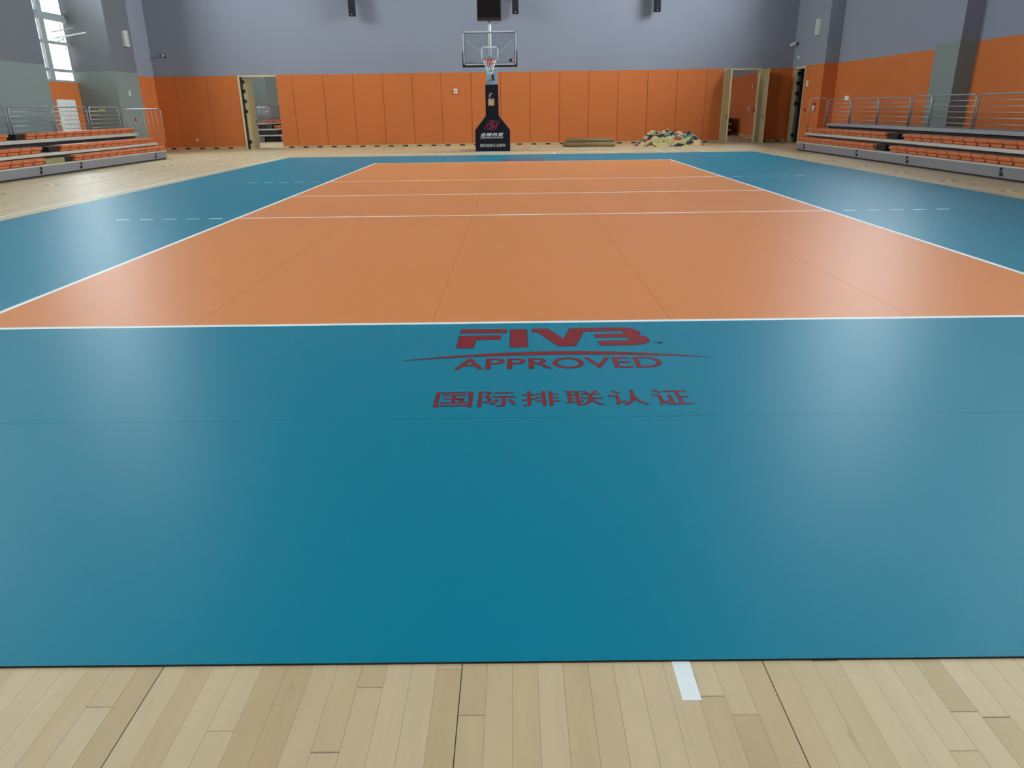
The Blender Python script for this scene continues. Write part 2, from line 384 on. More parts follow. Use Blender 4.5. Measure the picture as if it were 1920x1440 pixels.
# right wall, stepping outwards towards the camera
wr = MB()
DD = (26.85, 28.02)
wr.box(11.52, 14.2, 25.0, YB, OT, ZC, 0)
wr.box(11.52, 14.2, 25.0, DD[0], 0, OT, 1); wr.box(11.52, 14.2, DD[1], YB, 0, OT, 1)
def wr_seg(x, y0, y1, zsplit, lowmat, wins=(), zl=8.0, xo=14.2):
    wr.box(x, xo, y0, y1, 0, zsplit, lowmat); wr.box(x, xo, y0, y1, zsplit, zl, 0); wr.box(x, xo, y0, y1, 12, ZC, 0)
    p = y0
    for a, b in wins:
        if a > p: wr.box(x, xo, p, a, zl, 12, 0)
        p = b
    if p < y1: wr.box(x, xo, p, y1, zl, 12, 0)
wr_seg(12.05, 18.2, 25.0, OT, 1, [RIGHT_BAYS[0]], 6.2, 12.4)
wr_seg(12.05, 16.95, 18.2, 3.1, 2)
wr_seg(12.55, -12, 16.95, 3.09, 1, sorted(RIGHT_BAYS[1:]))
tag(wr.build('wall_right', mats_w), kind='structure')
wf = MB().box(-17, 14.2, -12.3, -12, 0, 3, 1).box(-17, 14.2, -12.3, -12, 3, ZC, 0)
tag(wf.build('wall_front', mats_w), kind='structure')
tag(MB().box(-17.3, 14.5, -12.3, YB+.3, ZC, ZC+.3).build('ceiling', M['ceil']), kind='structure')

# windows
wn = 0
for (a, b) in LEFT_BAYS:
    wn += 1; root = MB(); X0 = XW-.10
    z0, z1 = 2.63, 6.4
    root.box(X0, X0+.1, a, b, z0, z0+.07).box(X0, X0+.1, a, b, z1-.07, z1)
    zs = [3.02+.92*i for i in range(4)]
    for z in zs: root.box(X0, X0+.1, a, b, z-.05, z+.05)
    if z1 > 4.7: root.box(X0, X0+.14, a, b, 4.66, 4.82)
    ys = [b-1.5*i for i in range(1, int((b-a)/1.5)+1)]
    for y in ys: root.box(X0, X0+.12, max(a, y-.17), min(b, y+.10), z0, z1)
    root.box(X0, X0+.12, a, a+.06, z0, z1)
    fr = root.build('window_%d' % wn, M['winframe']); tag(fr, kind='structure')
    MB().box(X0+.03, X0+.045, a, b, z0, z1).build('window_pane', M['glass'], fr)
    wn += 1; root = MB()
    zl = TOPS.get(a, 8.0)
    for z in (zl, (zl+12)/2, 11.92): root.box(X0, X0+.1, a, b, z, z+.08)
    for i in range(4): root.box(X0, X0+.1, a+(b-a-.08)*i/3, a+(b-a-.08)*i/3+.08, zl, 12)
    fr = root.build('window_%d' % wn, M['winframe']); tag(fr, kind='structure')
    MB().box(X0+.03, X0+.045, a, b, zl, 12).build('window_pane', M['glass'], fr)
for (a, b) in RIGHT_BAYS:
    wn += 1; root = MB(); X0 = 12.3 if a == 18.3 else 13.9; zl = TOPS.get(a, 8.0)
    root.box(X0, X0+.1, a, b, zl, zl+.08).box(X0, X0+.1, a, b, 11.92, 12).box(X0, X0+.1, a, b, (zl+12)/2, (zl+12)/2+.08)
    n = int((b-a)/1.5)
    for i in range(n+1):
        y = a+(b-a)*i/n; root.box(X0, X0+.1, max(a, y-.05), min(b, y+.05), zl, 12)
    fr = root.build('window_%d' % wn, M['winframe']); tag(fr, kind='structure')
    MB().box(X0+.03, X0+.045, a, b, zl, 12).build('window_pane', M['glass'], fr)

# ------------------------------------------------------------------ bleachers
def bleacher(side, yend, ynear, x1, x2, x3, xb, z1, z2, z3, latch_y, label, aisle, parent_rows):
    """side -1: left of the court, +1: right. x1..x3 front faces of the three tiers, xb back"""
    s = side
    t = thing('bleacher', label, 'bleacher', ((x1+xb)/2, (yend+ynear)/2, 0)); ox, oy = t.location.x, t.location.y
    def B(name, m, *boxes):
        mb = MB()
        for (a, b, c, d, e, f) in boxes: mb.box(a-ox, b-ox, c-oy, d-oy, e, f)
        return mb.build(name, M[m], t)
    B('front_panel', 'riser', (x1, x1+s*.03, ynear, yend, .045, z1-.012))
    B('base', 'under', (x1+s*.05, xb, ynear+.02, yend-.03, 0.0, z1-.03))
    B('deck', 'alu', (x1-s*.008, xb, ynear, yend, z1-.03, z1))
    B('riser', 'under', (x2+s*.08, x2+s*.1, ynear, yend-.02, z1, z2-.07))
    B('deck', 'alu', (x2, xb, ynear, yend-.05, z2-.075, z2))
    B('riser', 'under', (x3+s*.1, x3+s*.12, ynear, yend-.05, z2, z3-.08))
    B('deck', 'alu' if s < 0 else 'deck', (x3, xb, ynear, parent_rows, z3-.09, z3))
    B('end_panel', 'riser', (x1+s*.01, x1+s*.9, yend-.03, yend, .045, z1-.03))
    for y in latch_y:
        mb = MB(); X = x1-s*.012
        mb.box(min(X, x1)-ox, max(X, x1)-ox, y-.05-oy, y+.04-oy, .075, .15)
        mb.tube([(X-ox, y-.08-oy, .10), (X-s*.02-ox, y-oy, .16), (X-ox, y+.03-oy, .235)], .010, 6)
        mb.box(min(X, x1)-ox, max(X, x1)-ox, y-.02-oy, y+.06-oy, .20, .245)
        mb.build('latch', M['black'], t)
    return t
LB = bleacher(-1, 22.0, 9.0, -12.55, -12.79, -13.43, -15.15, .29, .557, .886, [21.1, 16.45, 14.55, 11.2], 'grey retracted bleacher with orange seats along the left wall', None, 22.0)
RB = bleacher(1, 22.1, 5.0, 9.75, 10.0, 10.68, 11.58, .29, .59, .90, [21.35, 17.2, 14.25, 10.4, 7.6], 'grey retracted bleacher with orange seats along the right wall', None, 22.0)

# one folded seat, facing -X side handled by mirroring the mesh
def make_seat(s, name='stadium_chair'):
    # s=+1: seat front faces +X (left bleacher); s=-1 faces -X
    t = thing(name, 'x', 'seat')
    def lobe(z0, z1, x0, x1, hw, r):
        mb = MB(); a, b = sorted((s*x0, s*x1)); mb.rbox(a, b, -hw, hw, z0, z1, r, 4); return mb
    lobe(.0, .080, -.30, -.015, .205, .038).build('seat_pan', M['seat'], t)
    lobe(.074, .165, -.33, .035, .222, .0445).build('backrest', M['seat'], t)
    mb = MB(); a, b = sorted((s*-.36, s*-.31)); mb.box(a, b, -.2, .2, .0, .10); mb.build('hinge_bracket', M['under'], t)
    return t
protoL, protoR = make_seat(1), make_seat(-1)
used = {1: False, -1: False}
def put_seat(s, x, y, z, label, group):
    p = protoL if s > 0 else protoR
    if not used[s]: o = p; used[s] = True
    else: o = copy_tree(p)
    o.location = (x, y, z); o['label'] = label; o['group'] = group; return o
def seat_row(s, x, z, y0, pitch, n, sgn, desc, where):
    for i in range(n):
        put_seat(s, x, y0+sgn*(i+.5)*pitch, z, 'orange folded seat, %s from the aisle, %s' % (ORD[i], desc), where)
P = .475
seat_row(1, -12.62, .29, 16.33, P, 12, 1, 'front row of left bleacher, far section', 'orange seats of the left bleacher, front row far section')
seat_row(1, -12.62, .29, 14.95, P, 8, -1, 'front row of left bleacher, near section', 'orange seats of the left bleacher, front row near section')
seat_row(1, -12.88, .557, 16.22, P*.975, 12, 1, 'middle row of left bleacher, far section', 'orange seats of the left bleacher, middle row far section')
seat_row(1, -12.88, .557, 15.35, P, 8, -1, 'middle row of left bleacher, near section', 'orange seats of the left bleacher, middle row near section')
seat_row(1, -13.52, .886, 15.80, P, 13, 1, 'top row of left bleacher, far section', 'orange seats of the left bleacher, top row far section')
seat_row(1, -13.52, .886, 15.05, P, 8, -1, 'top row of left bleacher, near section', 'orange seats of the left bleacher, top row near section')
seat_row(-1, 9.82, .29, 16.35, P, 12, 1, 'front row of right bleacher, far section', 'orange seats of the right bleacher, front row far section')
seat_row(-1, 9.82, .29, 15.45, P, 15, -1, 'front row of right bleacher, near section', 'orange seats of the right bleacher, front row near section')
seat_row(-1, 10.08, .59, 16.3, P*.99, 12, 1, 'second row of right bleacher, far section', 'orange seats of the right bleacher, second row far section')
seat_row(-1, 10.08, .59, 15.35, P, 15, -1, 'second row of right bleacher, near section', 'orange seats of the right bleacher, second row near section')
# black beams that carry the seats and show in the aisle
def beam(t, x0, x1, y0, y1, z0, z1, m='black', name='seat_beam'):
    ox, oy = t.location.x, t.location.y
    MB().box(x0-ox, x1-ox, y0-oy, y1-oy, z0, z1).build(name, M[m], t)
beam(LB, -12.9, -12.68, 15.95, 16.3, .29, .42); beam(LB, -13.25, -12.92, 15.70, 16.2, .557, .70); beam(LB, -13.9, -13.56, 15.42, 15.79, .886, 1.03)
beam(LB, -12.88, -12.66, 15.0, 15.9, .29, .42, 'box_olive', 'aisle_step')
beam(RB, 9.9, 10.1, 15.85, 16.35, .29, .44); beam(RB, 10.14, 10.4, 15.75, 16.3, .59, .74)
LB.children[-1]['label'] = 'olive aisle step' if 'aisle_step' in LB.children[-1].name else 'black seat beam'

# ------------------------------------------------------------------ guard rails
def hoop_pts(a, b, z0, z1, r, P3, n=5):
    pts = [P3(a, z0), P3(a, z1-r)]
    for i in range(1, n): t = math.pi/2*i/n; pts.append(P3(a+(r-r*math.cos(t))*(1 if b > a else -1), z1-r+r*math.sin(t)))
    pts.append(P3(a+(r if b > a else -r), z1)); pts.append(P3(b-(r if b > a else -r), z1))
    for i in range(1, n): t = math.pi/2*i/n; pts.append(P3(b-(r-r*math.sin(t))*(1 if b > a else -1), z1-r+r*math.cos(t)))
    pts += [P3(b, z1-r), P3(b, z0)]
    return pts
def rail_y(x, y0, y1, z0, z1, label, bars=5, group=None, rad=.019, bz=None):
    t = thing('guard_rail', label, 'railing', (x, (y0+y1)/2, z0), group=group)
    c = (y0+y1)/2; P3 = lambda a, z: (0, a-c, z-z0)
    MB().tube(hoop_pts(y0, y1, z0, z1, .12, P3), rad, 8).build('frame', M['steel'], t)
    for i in range(bars):
        z = z1-(z1-(bz or z0))*(i+1)/(bars+.75)
        MB().tube([P3(y0, z), P3(y1, z)], rad*.55, 6).build('bar', M['steel'], t)
    return t
def rail_x(y, x0, x1, z0, z1, label, bars=8, horizontal=False, group=None):
    t = thing('guard_rail', label, 'railing', ((x0+x1)/2, y, z0), group=group)
    c = (x0+x1)/2; P3 = lambda a, z: (a-c, 0, z-z0)
    MB().tube(hoop_pts(x0, x1, z0, z1, .1, P3), .019, 8).build('frame', M['steel'], t)
    for i in range(bars):
        x = x0+(x1-x0)*(i+1)/(bars+1)
        MB().tube([P3(x, z0+.02), P3(x, z1)], .0095, 6).build('bar', M['steel'], t)
    return t
gl_ = 'barred rails of the left bleacher'
for i, (a, b) in enumerate([(19.98, 21.85), (17.97, 19.82), (15.92, 17.85), (13.9, 15.78), (11.9, 13.8)]):
    r = rail_y(-13.92, a, b, .886, 1.735, 'steel horizontal-bar guard rail atop left bleacher, %s from its far end' % ORD[i], group=gl_, bz=1.02)
    if i == 0:
        MB().box(.012, .022, -.35, .05, .70, .80).build('sign_plate', M['box_olive'], r)
rail_x(21.75, -13.66, -12.42, .557, 1.66, 'steel end rail with vertical bars at the far end of left bleacher', 7)
gr_ = 'barred rails of the right bleacher'
for i, (a, b) in enumerate([(20.35, 22.2), (18.42, 20.27), (16.5, 18.34), (15.42, 16.42), (13.43, 15.36), (11.4, 13.33), (9.4, 11.33)]):
    r = rail_y(10.73, a, b, .90, 1.665+(.02 if i > 2 else 0), 'steel guard rail atop right bleacher, %s from its far end' % ORD[i], group=gr_, bz=.93)
    if i == 0:
        MB().box(-.03, -.02, -.75, -.45, .73, .86).build('sign_plate', M['white'], r)
rail_x(22.02, 10.04, 10.62, .59, 1.70, 'plain steel end hoop at the far end of right bleacher', 0)

# ------------------------------------------------------------------ basketball hoop
HX = -1.03
t = thing('basketball_stand', 'basketball stand with navy padded base and glass backboard before orange wall', 'basketball hoop', (HX, 23.5, 0))
def pad_profile(g=0):
    return [(-.64-g, .03), (-.64-g, .78), (-.235-g, 1.27), (-.225-g, 2.335+g), (.225+g, 2.335+g), (.235+g, 1.27), (.64+g, .78), (.64+g, .03)]
pad = MB().prism(pad_profile(), 'y', 0, .2).build('front_padding', M['navy'], t)
MB().prism(pad_profile(.012), 'y', .1, .13).build('piping', M['navy_edge'], pad)
MB().box(-.62, .62, .2, 2.2, .02, .5).build('base_box', M['navy'], t)
MB().box(-.65, .65, -.05, 2.3, 0, .03).build('base_plate', M['pale_blue'], t)
m_ = MB(); m_.prism([(.25, .5), (.55, .5), (.42, 2.5), (.36, 2.98), (.12, 2.98), (.16, 2.3)], 'x', -.20, .20); m_.build('mast', M['pale_blue'], t)
MB().tube([(0, .3, 2.75), (0, -.8, 3.12), (0, -1.42, 3.12)], .075, 8).build('boom', M['pale_blue'], t)
MB().tube([(.06, .2, 2.5), (.05, -1.2, 2.80)], .045, 8).build('lower_arm', M['black'], t)
pole = MB().tube([(.0, -1.25, 3.1), (.0, -1.15, 4.33)], .055, 10).build('clock_pole', M['white_paint'], t)
bbd = bpy.data.objects.new('backboard', None)
BY = -1.5   # backboard plane, relative
zb0, zb1, hw = 2.91, 3.96, .9
glassb = MB().box(-hw+.03, hw-.03, BY, BY+.012, zb0+.03, zb1-.03).build('backboard', M['board_glass'], t)
f = MB(); W_ = .045
for (a, b, c, d) in ((-hw, hw, zb1-W_, zb1), (-hw, hw, zb0, zb0+W_), (-hw, -hw+W_, zb0, zb1), (hw-W_, hw, zb0, zb1)):
    f.box(a, b, BY-.012, BY+.03, c, d)
f.build('board_frame', M['white_paint'], glassb)
f = MB(); i_ = W_; W2 = .018
for (a, b, c, d) in ((-hw+i_, hw-i_, zb1-i_-W2, zb1-i_), (-hw+i_, hw-i_, zb0+i_, zb0+i_+W2), (-hw+i_, -hw+i_+W2, zb0+i_, zb1-i_), (hw-i_-W2, hw-i_, zb0+i_, zb1-i_)):
    f.box(a, b, BY-.004, BY+.02, c, d)
f.build('inner_gasket', M['black'], glassb)
f = MB(); q0, q1, r_, h_ = -.295, .295, 3.07, 3.49
for (a, b, c, d) in ((q0, q1, h_-.045, h_), (q0, q1, r_, r_+.02), (q0, q0+.045, r_, h_), (q1-.045, q1, r_, h_)): f.box(a, b, BY-.003, BY-.001, c, d)
f.build('target_square', M['print_white'], glassb)
f = MB().rbox(-hw-.03, hw+.03, BY-.03, BY+.05, zb0-.065, zb0, .012, 2).rbox(-hw-.035, -hw, BY-.03, BY+.05, zb0-.06, zb0+.44, .012, 2).rbox(hw, hw+.035, BY-.03, BY+.05, zb0-.06, zb0+.44, .012, 2)
f.build('edge_padding', M['rubber'], glassb)
f = MB().box(.66, .75, BY-.004, BY-.001, 3.0, 3.1, 0).box(.76, .84, BY-.004, BY-.001, 3.0, 3.1, 1).box(.765, .835, BY-.005, BY-.004, 3.03, 3.045, 2).box(.765, .835, BY-.005, BY-.004, 3.06, 3.075, 2)
f.build('sticker', [M['black'], M['red'], M['print_white']], glassb)
f = MB()
for k in range(6): f.box(-.72+k*.032, -.70+k*.032, BY-.004, BY-.001, 3.0, 3.018)
f.build('small_lettering', M['black'], glassb)
for s in (-1, 1): MB().tube([(s*.84, BY+.04, 3.74), (s*.12, BY+.35, 3.15)], .012, 6).build('stay_rod', M['white_paint'], t)
RC = (0, BY-.38, 3.05)
rim = MB().tube([(RC[0]+.229*math.cos(a), RC[1]+.229*math.sin(a), 3.05) for a in [2*math.pi*i/28 for i in range(28)]], .010, 8, closed=True)
rim.box(-.1, .1, BY-.17, BY, 3.03, 3.06).box(-.11, .11, BY-.015, BY-.0, 2.93, 3.08)
rim = rim.prism([(BY-.012, 2.88), (BY-.012, 3.04), (BY-.16, 3.04)], 'x', -.09, .09).build('rim', M['rim'], t)
n_ = MB(); NS = 12
def np_(k, j):
    rr = [.222, .18, .135, .105, .10][j]; zz = 3.04-[0, .12, .23, .34, .45][j]; a = 2*math.pi*(k+.5*(j % 2))/NS
    return (RC[0]+rr*math.cos(a), RC[1]+rr*math.sin(a), zz)
for k in range(NS):
    for j in range(4):
        n_.tube([np_(k, j), np_(k if j % 2 == 0 else k+1, j+1)], .006, 5); n_.tube([np_(k, j), np_(k-1 if j % 2 == 0 else k, j+1)], .006, 5)
n_.build('net', M['net'], rim)
# shot clock housing above the board
sc_ = MB().prism([(-1.45, 4.33), (-1.15, 4.30), (-1.10, 5.0), (-1.38, 5.05)], 'x', -.40, .40).build('shot_clock', M['black'], t)
f = MB(); f.add([(-.355, -1.452, 4.40), (.355, -1.452, 4.40), (.355, -1.395, 4.99), (-.355, -1.395, 4.99)], [(0, 1, 2, 3)]); f.build('clock_screen', M['screen'], sc_)
# print on the padding
def pad_x(u): return (u-924.6)*.0203
def pad_z(v): return (285-v)*.0185
def padtext(s, u0, u1, v0, v1, off, shear, m, name='lettering'):
    vs, fs = text_polys(s, off, shear); x0, x1, z0, z1 = pad_x(u0), pad_x(u1), pad_z(v1), pad_z(v0)
    MB().add([(x0+a*(x1-x0), -.003, z0+b*(z1-z0)) for a, b in vs], fs).build(name, M[m], pad, fix=False)
padtext('金陵体育', 902, 945, 248, 255.2, .008, .25, 'print_white')
padtext('JINLING SPORTS', 902, 944, 256.2, 259.6, .01, .3, 'print_white')
padtext('国际篮联认证器材', 901.7, 947.6, 269.2, 275, .0, 0, 'print_white')
e = MB(); ec = (pad_x(924), pad_z(233.6))
e.tube([(ec[0]+.185*math.cos(a), -.004, ec[1]+.165*math.sin(a)) for a in [2*math.pi*i/32 for i in range(32)]], .009, 5, closed=True)
ct, st = math.cos(.42), math.sin(.42)
e.tube([(ec[0]+.30*math.cos(a)*ct-.075*math.sin(a)*st, -.004, ec[1]+.30*math.cos(a)*st+.075*math.sin(a)*ct) for a in [2*math.pi*i/32 for i in range(32)]], .009, 5, closed=True)
for x0, x1, z0, z1 in ((-.08, -.045, -.10, .11), (-.02, .02, -.11, .12), (.05, .08, -.12, .12), (.05, .15, -.08, -.03)):
    e.box(ec[0]+x0, ec[0]+x1, -.006, 0, ec[1]+z0, ec[1]+z1)
e.build('emblem', M['print_pink'], pad)
g_ = MB().box(pad_x(917.5), pad_x(929), -.004, 0, pad_z(197.3), pad_z(186), 0).box(pad_x(919), pad_x(924.5), -.006, -.003, pad_z(191), pad_z(188), 1).box(pad_x(926), pad_x(927.5), -.006, -.003, pad_z(191), pad_z(188), 1)
g_.box(pad_x(919.5), pad_x(927), -.006, -.003, pad_z(195.5), pad_z(192.5), 1).box(pad_x(917.7), pad_x(928.8), -.004, 0, pad_z(185.6), pad_z(184.6), 2)
g_.build('gold_label', [M['gold'], M['cream'], M['print_white']], pad)
g_ = MB().box(pad_x(917.7), pad_x(928.5), -.003, 0, pad_z(183.5), pad_z(172.5), 0)
g_.tube([(pad_x(920), -.004, pad_z(182)), (pad_x(921), -.004, pad_z(177)), (pad_x(925), -.004, pad_z(174.5))], [.02, .035, .01], 5, 1)
g_.build('black_label', [M['black'], M['deck']], pad)

# ------------------------------------------------------------------ rolled mats and the heap
def roll(x0, x1, y, z, r, label):
    mb = MB(); mb.tube([(x0-x0, 0, 0), (x1-x0, 0, 0)], r, 20)
    o_ = thing('rolled_mat', label, 'rolled mat', (x0, y, z), group='brown rolls by the back wall')
    mb.build('roll', M['brown_roll'], o_)
    pts = []
    for i in range(40):
        a = i*.45; rr = .01+(r-.02)*i/39; pts.append((-.002, rr*math.cos(a), rr*math.sin(a)))
    MB().tube(pts, .005, 5).build('rolled_end', M['under'], o_)
roll(1.78, 3.70, 26.72, .095, .095, 'brown rolled mat lying on floor behind the other two')
roll(1.95, 3.90, 26.44, .095, .095, 'brown rolled mat lying on floor in front of the pile of rolls')
roll(1.92, 3.86, 26.57, .255, .09, 'brown rolled mat resting on top of two others')
def heap():
    prof = [(4.75, .03), (4.95, .22), (5.12, .34), (5.2, .50), (5.45, .58), (5.75, .53), (6.05, .64), (6.35, .56), (6.7, .47), (6.95, .50), (7.15, .34), (7.35, .2), (7.45, .02)]
    nx, ny = 170, 80; vs = []; fs = []
    for j in range(ny+1):
        for i in range(nx+1):
            x = 4.75+2.7*i/nx; vv = j/ny*2-1
            k = max(q for q in range(len(prof)-1) if prof[q][0] <= x+1e-6); a, b = prof[k], prof[k+1]
            h = a[1]+(b[1]-a[1])*min(1, (x-a[0])/(b[0]-a[0]))
            ex = max(0, 1-((x-6.1)/1.36)**2)**.5; y = 26.45+vv*(.25+.55*ex)
            prof_y = max(0, 1-abs(vv)**2.4)**.6
            p = Vector((x*2.3, y*2.6, .3)); 
            n1 = 1-abs(noise.noise(p))*2.2; n2 = 1-abs(noise.noise(p*2.3+Vector((5, 2, 1))))*2
            n3 = 1-abs(noise.noise(Vector((x*7+3, y*4, x*2))))*2.4
            z = h*prof_y*(.74+.2*n1)+(.06*n2+.05*n3)*min(1, prof_y*2)*min(1, h*5)
            dx = .05*noise.noise(p*2.6+Vector((9, 9, 9))); dy = .07*noise.noise(p*1.9+Vector((3, 7, 9)))
            vs.append((x+dx, y+dy, max(.004, z)))
    for j in range(ny):
        for i in range(nx):
            a = j*(nx+1)+i; fs.append((a, a+1, a+nx+2, a+nx+1))
    k = len(vs); vs += [(x, y, 0.0) for x, y, z in vs]
    for j in range(ny):
        for i in range(nx):
            a = k+j*(nx+1)+i; fs.append((a, a+nx+1, a+nx+2, a+1))
    def rim_(a, b): fs.append((a, a+k, b+k, b))
    for i in range(nx): rim_(i, i+1); rim_(ny*(nx+1)+i+1, ny*(nx+1)+i)
    for j in range(ny): rim_((j+1)*(nx+1), j*(nx+1)); rim_(j*(nx+1)+nx, (j+1)*(nx+1)+nx)
    o_ = MB().add(vs, fs).build('crumpled_tarp', M['tarp'])
    tag(o_, 'heap of crumpled multicoloured patterned cloth on the floor by back wall', 'tarp')
heap()

# ------------------------------------------------------------------ doors
def dframe(n, boxes):
    mb = MB()
    for b_ in boxes: mb.box(*b_)
    return tag(mb.build('trim_%d' % n, M['cream']), kind='structure')
dframe(1, [(DL[0]-.02, DL[0]+.05, YB-.03, YB+.3, 0, OT), (DL[0], DL[1], YB-.01, YB+.3, OT-.06, OT-.0)])
tag(MB().box(DL[0]+.05, DL[0]+.11, YB+.02, YB+.12, 0, OT-.06).build('trim_6', M['black']), kind='structure')  # black strip standing in for the shade of the gap at the hinges
dframe(2, [(DR[0]-.04, DR[0]+.01, YB-.02, YB+.3, 0, OT), (DR[1]-.01, DR[1]+.04, YB-.02, YB+.3, 0, OT), (DR[0], DR[1], YB, YB+.3, OT-.05, OT)])
dframe(3, [(11.49, 11.67, DD[1]-.07, DD[1]+.02, 0, OT), (11.49, 11.67, DD[0]-.02, DD[0]+.03, 0, OT), (11.49, 11.67, DD[0], DD[1], OT-.09, OT)])
def leaf(n, x, y, ang, wdt, h, m, handle=True, hinges=0, hs=1):
    """a door leaf hinged at (x, y), opening along ang"""
    o_ = MB().box(0, wdt, -.025, .025, .01, h).build('door_%d' % n, M[m]); tag(o_, kind='structure')
    o_.location = (x, y, 0); o_.rotation_euler = (0, 0, ang)
    MB().box(wdt, wdt+.006, -.026, .026, .01, h).build('door_edge', M['cream'], o_)
    if handle:
        for sd in (-1, 1):
            MB().box(wdt-.11, wdt-.06, sd*.026-.004, sd*.026+.004, .95, 1.2).tube([(wdt-.085, sd*.03, 1.1), (wdt-.085, sd*.07, 1.1), (wdt-.22, sd*.07, 1.1)], .011, 8).build('door_handle', M['under'], o_)
    for i in range(hinges):
        z = [.30, 1.55, 1.95, 2.35, 2.72][i]
        MB().box(-.05, .05, -.06*hs-.03, .03, z-.07, z+.07).build('hinge', M['black'], o_)
    return o_
leaf(1, DL[0]+.12, YB+.10, math.radians(84), .95, OT-.1, 'olive', hinges=5)
leaf(2, DR[0]+.035, YB-.03, math.radians(-88), .78, OT-.05, 'olive')
leaf(3, DR[1]+.02, YB-.03, math.radians(-86), .82, OT-.05, 'olive')
d4 = leaf(4, 11.64, DD[1]-.10, 0, .98, OT-.1, 'under', hinges=5)  # leaf coloured dark to stand for its shade inside the doorway
MB().box(11.68, 12.9, 26.4, DD[0]-.0, 0, OT).build('door_lining', M['under'], None)  # dark side sheet, the doorway's unlit interior put into colour
o_ = C.objects['door_lining']; o_.name = 'trim_4'; tag(o_, kind='structure')
MB().box(-.02, .10, -.045, -.03, .01, OT-.1).build('hinge_strip', M['steel'], d4)
tag(MB().box(12.9, 13.0, 25.5, YB, 0, OT).build('trim_5', M['under']), kind='structure')  # dark back sheet standing in for the shaded room behind

# ------------------------------------------------------------------ the hall beyond
hw_ = MB()
hw_.box(-17.3, -17, YB+.3, 46, 0, 3, 2).box(-17.3, -17, YB+.3, 46, 3, 5.2, 0).box(-17.3, -17, YB+.3, 43, 5.2, 6.0, 0).box(-17.3, -17, 34, 43, 6.0, 9, 0).box(-17.3, -17, YB+.3, 29.0, 6.0, 9, 0)         # left
hw_.box(-17.3, 14, 45.7, 46, 0, OT, 1).box(-17.3, 14, 45.7, 46, OT, ZC, 0)            # end
hw_.box(11.45, 14, YB+.3, 34.2, 0, OT, 1).box(11.45, 14, YB+.3, 34.2, OT, ZC, 0)
hw_.box(11.85, 14, 34.2, 46, 0, OT, 1).box(11.85, 14, 34.2, 46, OT, 5.5, 0).box(11.85, 14, 34.2, 46, 9, ZC, 0).box(11.85, 14, 42, 46, 5.5, 9, 0)
hw_.box(-17.3, -17, YB+.3, 46, 9, ZC, 0)
hw_.box(-17, -13.9, 38.5, 43, 0, ZC, 2)
tag(hw_.build('wall_beyond_doors', mats_w), kind='structure')
tag(MB().box(-17.3, 14, YB+.3, 46, ZC, ZC+.2).build('ceiling_beyond_doors', M['ceil']), kind='structure')
tag(MB().box(-17.3, -17.25, 43, 45.7, 5.2, 5.3).box(-17.3, -17.25, 43, 45.7, 8.9, 9).box(-17.3, -17.25, 44.3, 44.4, 5.2, 9).build('window_20', M['winframe']), kind='structure')  # unseen window, added to light the hall beyond
tag(MB().box(-17.3, -17.25, 29, 34, 6.0, 6.1).box(-17.3, -17.25, 29, 34, 8.9, 9).box(-17.3, -17.25, 31.4, 31.5, 6.0, 9).build('window_22', M['winframe']), kind='structure')  # another added opening out of view, brightens the wall behind the right doorway
portal('window_portal', (-17.15, 31.5, 7.5), (0, -math.pi/2, 0), 3.0, 5.0)
tag(MB().box(13.9, 14, 34, 42, 5.5, 5.6).box(13.9, 14, 34, 42, 8.9, 9).box(13.9, 14, 37.9, 38.1, 5.5, 9).build('window_21', M['winframe']), kind='structure')  # added unseen window, lights the inner face of the far column
portal('window_portal', (-17.15, 44.35, 7.1), (0, -math.pi/2, 0), 3.8, 2.7)
portal('window_portal', (14.1, 38, 7.25), (0, math.pi/2, 0), 3.5, 8)
mb = MB()
for a, b in ((YB+.35, 34.2),): 
    mb.box(11.42, 11.45, a, b, 0, .12, 0)
    y = a+.2
    while y < b-.3: mb.box(11.415, 11.42, y, y+.2, .035, .09, 1); y += .6
mb.box(11.82, 11.85, 34.2, 45.7, 0, .12, 0)
y = 34.4
while y < 44: mb.box(11.815, 11.82, y, y+.2, .035, .09, 1); y += .6
tag(mb.build('baseboard_beyond', [M['wood_trim'], M['black']]), kind='structure')
FB = thing('bleacher', 'small distant grey bleacher seen through the left doorway', 'bleacher', (-13.6, 40, 0))
def FBp(name, m, x0, x1, y0, y1, z0, z1): return MB().box(x0+13.6, x1+13.6, y0-40, y1-40, z0, z1).build(name, M[m], FB)
FBp('front_panel', 'riser', -12.68, -12.65, 36.2, 44, .05, .30); FBp('base', 'under', -13.88, -12.7, 36.25, 44, 0, .29)
FBp('end_panel', 'riser', -13.88, -13.55, 36.15, 36.2, .03, .30); FBp('deck', 'alu', -13.88, -12.64, 36.1, 44, .30, .36)
FBp('riser', 'under', -13.88, -13.0, 36.3, 44, .36, .60); FBp('deck', 'alu', -13.88, -12.95, 36.3, 44, .60, .67)
FBp('riser', 'under', -13.88, -13.4, 36.3, 44, .67, .9); FBp('deck', 'alu', -13.88, -13.3, 36.3, 44, .9, .96)
far_seat = MB().rbox(-.3, 0, -.215, .215, 0, .15, .04, 2)
first = None
for (x, z, n, y0, lab) in ((-12.7, .36, 6, 37.4, 'bottom row'), (-13.0, .67, 8, 37.2, 'middle row'), (-13.4, .96, 8, 36.7, 'top row')):
    for i in range(n):
        if first is None: first = far_seat.build('stadium_chair', M['seat']); o_ = first
        else: o_ = first.copy(); C.objects.link(o_)
        o_.location = (x, y0+.48*i, z)
        tag(o_, 'tiny orange seat beyond the left doorway, %s from the near end of the %s' % (ORD[i], lab), 'seat', 'orange seats beyond the left doorway, '+lab)
rail_x(36.35, -13.88, -13.2, .67, 1.75, 'distant steel end rail with vertical bars seen through left doorway', 6)
